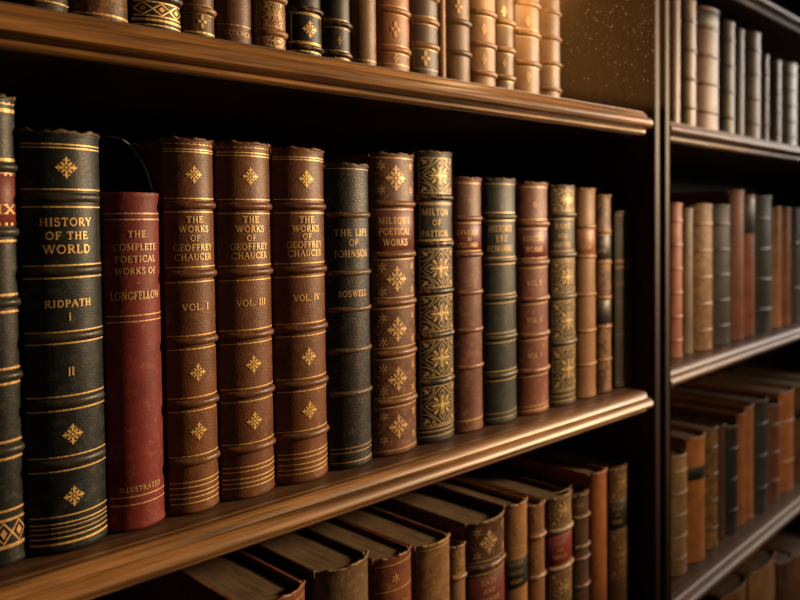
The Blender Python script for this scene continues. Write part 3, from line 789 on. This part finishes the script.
right(B_, 788.5, 797, 209, ZR2, 'dark purple grey book by the right edge of the photo', (0.07, 0.055, 0.055), nb=2, base_y=280)
right(B_, 798, 812, 207, ZR2, 'blue grey book cut by the right edge, middle right-hand shelf', (0.1, 0.11, 0.115), nb=3, base_y=280)
C_ = 'lower'
LO = [(668, 684.5, 456, (0.22, 0.14, 0.065), 5, 'worn tan book beside the post, lower right-hand shelf', {}),
      (686, 703, 437, (0.3, 0.12, 0.035), 0, 'orange book with a black label near its top, lower right-hand shelf', dict(lab=BLACK)),
      (704.5, 715.5, 429, (0.1, 0.06, 0.024), 4, 'marbled black and gold book on the lower right-hand shelf', dict(second=(0.25, 0.14, 0.05), mott=0.8)),
      (716.5, 723.5, 427, (0.06, 0.03, 0.018), 0, 'slim dark brown book, left of a black one, lower right-hand shelf', {}),
      (724.5, 735.5, 427, (0.018, 0.017, 0.016), 3, 'black book between dark brown and orange ones, lower right-hand shelf', {}),
      (736.5, 743.5, 415, (0.26, 0.1, 0.034), 0, 'first of two orange books side by side, lower right-hand shelf', {}),
      (744, 751.5, 407, (0.29, 0.125, 0.045), 0, 'second of two orange books side by side, lower right-hand shelf', {}),
      (752.5, 765, 401, (0.025, 0.027, 0.024), 3, 'black book with grey sheen on the lower right-hand shelf', {}),
      (766, 777, 405, (0.11, 0.045, 0.028), 3, 'maroon brown book left of a broad orange one, lower right-hand shelf', {}),
      (778, 791.5, 392, (0.3, 0.115, 0.04), 2, 'broad orange brown book near the right edge, lower right-hand shelf', {}),
      (792.5, 806, 385, (0.1, 0.055, 0.03), 0, 'dark brown book with black label at the right edge, lower right-hand shelf', dict(lab=BLACK)),
      (807, 822, 380, (0.16, 0.08, 0.035), 2, 'tan brown book showing only its top edge above the dark brown one, lower right-hand shelf', {})]
for p0, p1, yt, c, nb, lab, ex in LO:
    ex = dict(ex); lb = ex.pop('lab', None)
    zt = RIGHT.onY((p0 + p1) / 2, yt, 0.516).z
    if lb: ex['labels'] = ((zt - 0.062, zt - 0.043, lb),)
    right(C_, p0, p1, yt, ZR3, lab, c, nb=nb, base_y=480, depth=0.17, **ex)
D_ = 'bottom'
ZR4 = -0.803
for p0, p1, yt, c, lab in ((748, 775, 566, (0.2, 0.11, 0.05), 'tan book in shadow, first of the bottom right-hand shelf'),
                           (777, 790, 562, (0.08, 0.045, 0.025), 'dark brown book in shadow on the bottom right-hand shelf'),
                           (792, 812, 552, (0.2, 0.1, 0.045), 'brown book in shadow at the bottom right corner'),
                           (720, 746, 590, (0.14, 0.075, 0.035), 'shadowed brown book low in the bottom right-hand shelf')):
    right(D_, p0, p1, yt, ZR4, lab, c, base_y=580, depth=0.17)


# ------------------------------------------------------------------ bookcases
def moulding(z_top, drop, y_edge, kv=1.0):
    """shelf section (y, z): flat top, ogee and nose at the front, cove and fillet below, flat underside"""
    P = [(0, 0), (-.0025, 0.0), (-.0035, -.0007), (-.0065, -.0007), (-.0095, -.0020), (-.0115, -.0042), (-.0125, -.0062),
         (-.0150, -.0068), (-.0185, -.0082), (-.0208, -.0105), (-.0214, -.0130), (-.0200, -.0155), (-.0170, -.0170)]
    Q = [(-.0130, -.0174), (-.0108, -.0172 - drop * 0.25), (-.0095, -.0175 - drop * 0.55), (-.0100, -.0182 - drop * 0.62), (-.0103, -.0200 - drop * 0.8), (-.0090, -.0212 - drop * .95), (-.0060, -.0220 - drop)]
    P = [(a, b * kv) for a, b in P]; dz = 0.017 * (kv - 1)
    Q = [(a, b - dz) for a, b in Q]
    return [(y_edge + a, z_top + b) for a, b in P + Q]


def shelf(parent, x0, x1, z_top, drop, mat, y_edge=0.4785, y_back=0.6995, round_end=True, kv=1.0):
    # board and nosing are one length of wood
    mb = MB()
    th = 0.022 + drop + 0.017 * (kv - 1)
    if round_end:      # notched round the face moulding of the post
        out = [(x0, y_edge - 0.006), (0.851, y_edge - 0.006), (0.851, 0.4985), (x1, 0.4985), (x1, y_back), (x0, y_back)]
        mb.loft([[(a, b, z_top - th) for a, b in out], [(a, b, z_top) for a, b in out]])
    else:
        mb.box(x0, x1, y_edge - 0.006, y_back, z_top - th, z_top)
    s = mb.link('shelf', W_BOARD, parent)
    prof = moulding(z_top, drop, y_edge, kv)
    prof = prof + [(y_edge - 0.0062, z_top - th), (y_edge - 0.0062, z_top - 0.002), (y_edge - 0.0002, z_top + 0.0)][0:0]
    mb = MB(); x1 = x1 if not round_end else 0.852
    stations = [(x0, 1.0)]
    if round_end:
        stations += [(x1 - 0.010, 1.0), (x1 - 0.006, 0.97), (x1 - 0.003, 0.88), (x1 - 0.001, 0.72), (x1 - 0.0002, 0.5)]
    else:
        stations += [(x1, 1.0)]
    yb = y_edge - 0.0058
    rings = []
    for x, k in stations:
        ring = []
        for (y, z) in prof:
            yy = yb + (y - yb) * k if y < yb else y
            ring.append((x, yy, z + 0.0001))
        ring += [(x, y_edge, z_top - th), (x, y_edge, z_top - 0.001)]
        rings.append(ring)
    mb.loft(rings)
    mb.link('moulded_edge', mat, s, smooth=True, angle=32)
    return s


def case_root(fr, label):
    r = empty('bookcase', (fr.o.x, fr.o.y, 0), fr.ang)
    tag(r, label, 'bookcase')
    return r


def sh(z): return EYE + z


X_SIDE = 0.8835
cl = case_root(LEFT, 'dark wooden bookcase nearest the camera, with thick moulded brown shelves')
XL0 = -0.35
for zt, dr, kv in ((Z_TOP, 0.0015, 1.18), (Z_MID, 0.002, 1.0), (Z_LOW, 0.004, 1.0), (0.47, 0.007, 1.0), (-0.87, 0.004, 1.0)):
    shelf(cl, XL0 + 0.0005, X_SIDE - 0.0005, sh(zt), dr, W_SHELF, kv=kv)
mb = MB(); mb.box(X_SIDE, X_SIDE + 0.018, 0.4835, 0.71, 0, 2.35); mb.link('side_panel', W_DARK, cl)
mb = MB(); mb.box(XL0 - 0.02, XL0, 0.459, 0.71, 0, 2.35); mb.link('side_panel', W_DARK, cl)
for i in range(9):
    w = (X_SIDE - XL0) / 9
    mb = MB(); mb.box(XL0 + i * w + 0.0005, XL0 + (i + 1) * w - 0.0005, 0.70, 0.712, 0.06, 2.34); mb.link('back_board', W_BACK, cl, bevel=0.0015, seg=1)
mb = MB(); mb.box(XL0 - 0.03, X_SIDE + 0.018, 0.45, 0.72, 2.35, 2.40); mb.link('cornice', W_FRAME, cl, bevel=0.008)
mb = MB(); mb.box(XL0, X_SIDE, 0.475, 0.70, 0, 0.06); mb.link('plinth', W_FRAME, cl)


def stile(parent, x0, x1, yf, yb):
    """upright face moulding with a bead on each edge and a groove between"""
    w = x1 - x0
    prof = [(0, yb), (0, yf + .0025), (.05, yf + .0008), (.14, yf + .0001), (.26, yf + .0001), (.33, yf + .0012), (.37, yf + .0022), (.86, yf + .0022), (.92, yf + .0012), (.96, yf + .0016), (1, yf + .0032), (1, yb)]
    mb = MB()
    mb.loft([[(x0 + a * w, y, 0.0) for a, y in prof], [(x0 + a * w, y, 2.35) for a, y in prof]])
    return mb.link('stile', W_FRAME, parent, smooth=True, angle=35)


stile(cl, X_SIDE, X_SIDE + 0.018, 0.4755, 0.483)

cr = case_root(RIGHT, 'dark bookcase beyond the post, its shelves catching cool light')
SR0 = 0.006; XR1 = 1.25; ZR0 = RIGHT.onY(782, 10, 0.478).z + 0.012
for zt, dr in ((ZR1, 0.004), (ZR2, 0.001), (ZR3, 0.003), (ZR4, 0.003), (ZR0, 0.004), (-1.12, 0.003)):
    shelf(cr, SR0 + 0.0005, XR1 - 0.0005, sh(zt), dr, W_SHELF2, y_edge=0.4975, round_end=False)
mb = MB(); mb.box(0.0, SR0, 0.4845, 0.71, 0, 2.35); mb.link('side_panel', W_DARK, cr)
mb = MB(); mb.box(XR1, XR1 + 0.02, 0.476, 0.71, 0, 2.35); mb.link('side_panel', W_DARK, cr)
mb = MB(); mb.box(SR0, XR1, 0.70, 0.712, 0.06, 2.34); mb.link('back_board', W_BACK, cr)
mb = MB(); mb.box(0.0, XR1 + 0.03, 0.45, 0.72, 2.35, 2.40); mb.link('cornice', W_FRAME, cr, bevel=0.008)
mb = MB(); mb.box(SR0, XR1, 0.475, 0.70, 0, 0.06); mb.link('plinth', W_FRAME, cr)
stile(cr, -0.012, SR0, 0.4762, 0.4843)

# ------------------------------------------------------------------ room
fl_m = wood('floor_wood', (0.04, 0.018, 0.009), (0.12, 0.055, 0.026), 'x', rough=0.4)
mb = MB(); mb.box(-2.0, 4.5, -3.0, 1.2, -0.05, 0.0); tag(mb.link('floor', fl_m), kind='structure')
wm, nt_, b_ = new_mat('wall_plaster'); b_.inputs['Base Color'].default_value = (0.10, 0.07, 0.05, 1); b_.inputs['Roughness'].default_value = 0.9
n_ = N(nt_, 'ShaderNodeTexNoise', Scale=40.0); bp_ = N(nt_, 'ShaderNodeBump', Strength=0.1); nt_.links.new(n_.outputs[0], bp_.inputs['Height']); nt_.links.new(bp_.outputs[0], b_.inputs['Normal'])
mb = MB(); mb.box(-2.0, 4.5, 0.86, 0.95, 0.0, 2.9); tag(mb.link('wall_back', wm), kind='structure')

# ------------------------------------------------------------------ dust in the lamp light
dm, ntd, bd = new_mat('dust'); bd.inputs['Base Color'].default_value = (0.7, 0.52, 0.3, 1); bd.inputs['Roughness'].default_value = 0.9
mb = MB(); rd = random.Random(3)
ICO = [(0, 0, 1), (0.894, 0, .447), (.276, .851, .447), (-.724, .526, .447), (-.724, -.526, .447), (.276, -.851, .447),
       (.724, .526, -.447), (-.276, .851, -.447), (-.894, 0, -.447), (-.276, -.851, -.447), (.724, -.526, -.447), (0, 0, -1)]
ICF = [(0, 1, 2), (0, 2, 3), (0, 3, 4), (0, 4, 5), (0, 5, 1), (1, 6, 2), (2, 7, 3), (3, 8, 4), (4, 9, 5), (5, 10, 1),
       (6, 7, 2), (7, 8, 3), (8, 9, 4), (9, 10, 5), (10, 6, 1), (11, 7, 6), (11, 8, 7), (11, 9, 8), (11, 10, 9), (11, 6, 10)]
for i in range(600):
    y = rd.uniform(0.345, 0.43); x = min(0.875, y * rd.uniform(1.36, 1.86)); z = 0.112 + 0.105 * rd.random() ** 0.7
    s = 0.00018 + 0.0004 * rd.random() ** 4
    mb.add([(x + a * s, y + b * s, EYE + z + c * s) for a, b, c in ICO], ICF)
tag(mb.link('dust', dm), 'specks of dust floating in lamplight above the right end of the top shelf', 'dust', kind='stuff')

# ------------------------------------------------------------------ light
def area(name, loc, target, size, power, col, sy=None):
    L = bpy.data.lights.new(name, 'AREA'); L.energy = power; L.color = col; L.size = size
    if sy: L.shape = 'RECTANGLE'; L.size_y = sy
    o = bpy.data.objects.new(name, L); COL.objects.link(o); o.location = loc
    o.rotation_euler = (Vector(target) - Vector(loc)).to_track_quat('-Z', 'Y').to_euler()
    return o


def spot(name, loc, target, power, col, angle, blend, r):
    L = bpy.data.lights.new(name, 'SPOT'); L.energy = power; L.color = col; L.spot_size = math.radians(angle); L.spot_blend = blend; L.shadow_soft_size = r
    o = bpy.data.objects.new(name, L); COL.objects.link(o); o.location = loc
    o.rotation_euler = (Vector(target) - Vector(loc)).to_track_quat('-Z', 'Y').to_euler()
    return o


spot('room_lamp', (2.38, -0.57, 1.80), (0.42, 0.5, 1.42), 400.0, (1.0, 0.68, 0.37), 36, 1.0, 0.12)
area('window_daylight', (3.0, 0.10, 2.0), (1.2, 0.5, 1.5), 0.35, 21.0, (1.0, 0.89, 0.78), 0.8)
spot('far_case_fill', (1.35, -1.5, 1.75), (1.32, 0.5, 1.13), 80.0, (1.0, 0.66, 0.36), 27, 1.0, 0.1)  # added warm fill spot to brighten the right-hand case
gl = bpy.data.lights.new('shelf_lamp', 'POINT'); gl.energy = 0.42; gl.color = (1.0, 0.64, 0.29); gl.shadow_soft_size = 0.012
go = bpy.data.objects.new('shelf_lamp', gl); COL.objects.link(go); go.location = (0.645, 0.443, EYE + 0.226)

hz = bpy.data.materials.new('haze'); hz.use_nodes = True; nh = hz.node_tree; nh.nodes.clear()
ho = nh.nodes.new('ShaderNodeOutputMaterial'); hv = nh.nodes.new('ShaderNodeVolumeScatter')
hv.inputs['Density'].default_value = 0.42; hv.inputs['Color'].default_value = (1, 0.55, 0.22, 1); hv.inputs['Anisotropy'].default_value = 0.2
nh.links.new(hv.outputs[0], ho.inputs['Volume'])
mb = MB(); hp = [(0.45, 0.4325), (0.88, 0.4325), (0.88, 0.698), (0.737, 0.698), (0.737, 0.489), (0.45, 0.489)]
mb.loft([[(a, b, EYE + Z_TOP + 0.003) for a, b in hp], [(a, b, EYE + 0.43) for a, b in hp]])
tag(mb.link('haze', hz), 'faint golden haze in lamplight at the end of the top shelf', 'haze', kind='stuff')

w = bpy.data.worlds.new('World'); SC.world = w; w.use_nodes = True
bg = w.node_tree.nodes['Background']; bg.inputs[0].default_value = (1.0, 0.75, 0.5, 1); bg.inputs[1].default_value = 0.05
# ------------------------------------------------------------------ camera
cam = bpy.data.cameras.new('camera'); co = bpy.data.objects.new('camera', cam); COL.objects.link(co)
cam.sensor_width = 36; cam.lens = 36 * FPX / 800
cam.shift_y = (CY - 300) / 800
cam.clip_start = 0.01
co.matrix_world = Matrix(((RW[0][0], -RW[0][1], -RW[0][2], 0), (RW[1][0], -RW[1][1], -RW[1][2], 0), (RW[2][0], -RW[2][1], -RW[2][2], EYE), (0, 0, 0, 1)))
cam.dof.use_dof = True; cam.dof.focus_distance = 0.565; cam.dof.aperture_fstop = 6.5
SC.camera = co
SC.view_settings.view_transform = 'Standard'; SC.view_settings.look = 'None'
SC.view_settings.exposure = 0.0; SC.view_settings.gamma = 1.0; SC.view_settings.use_curve_mapping = False
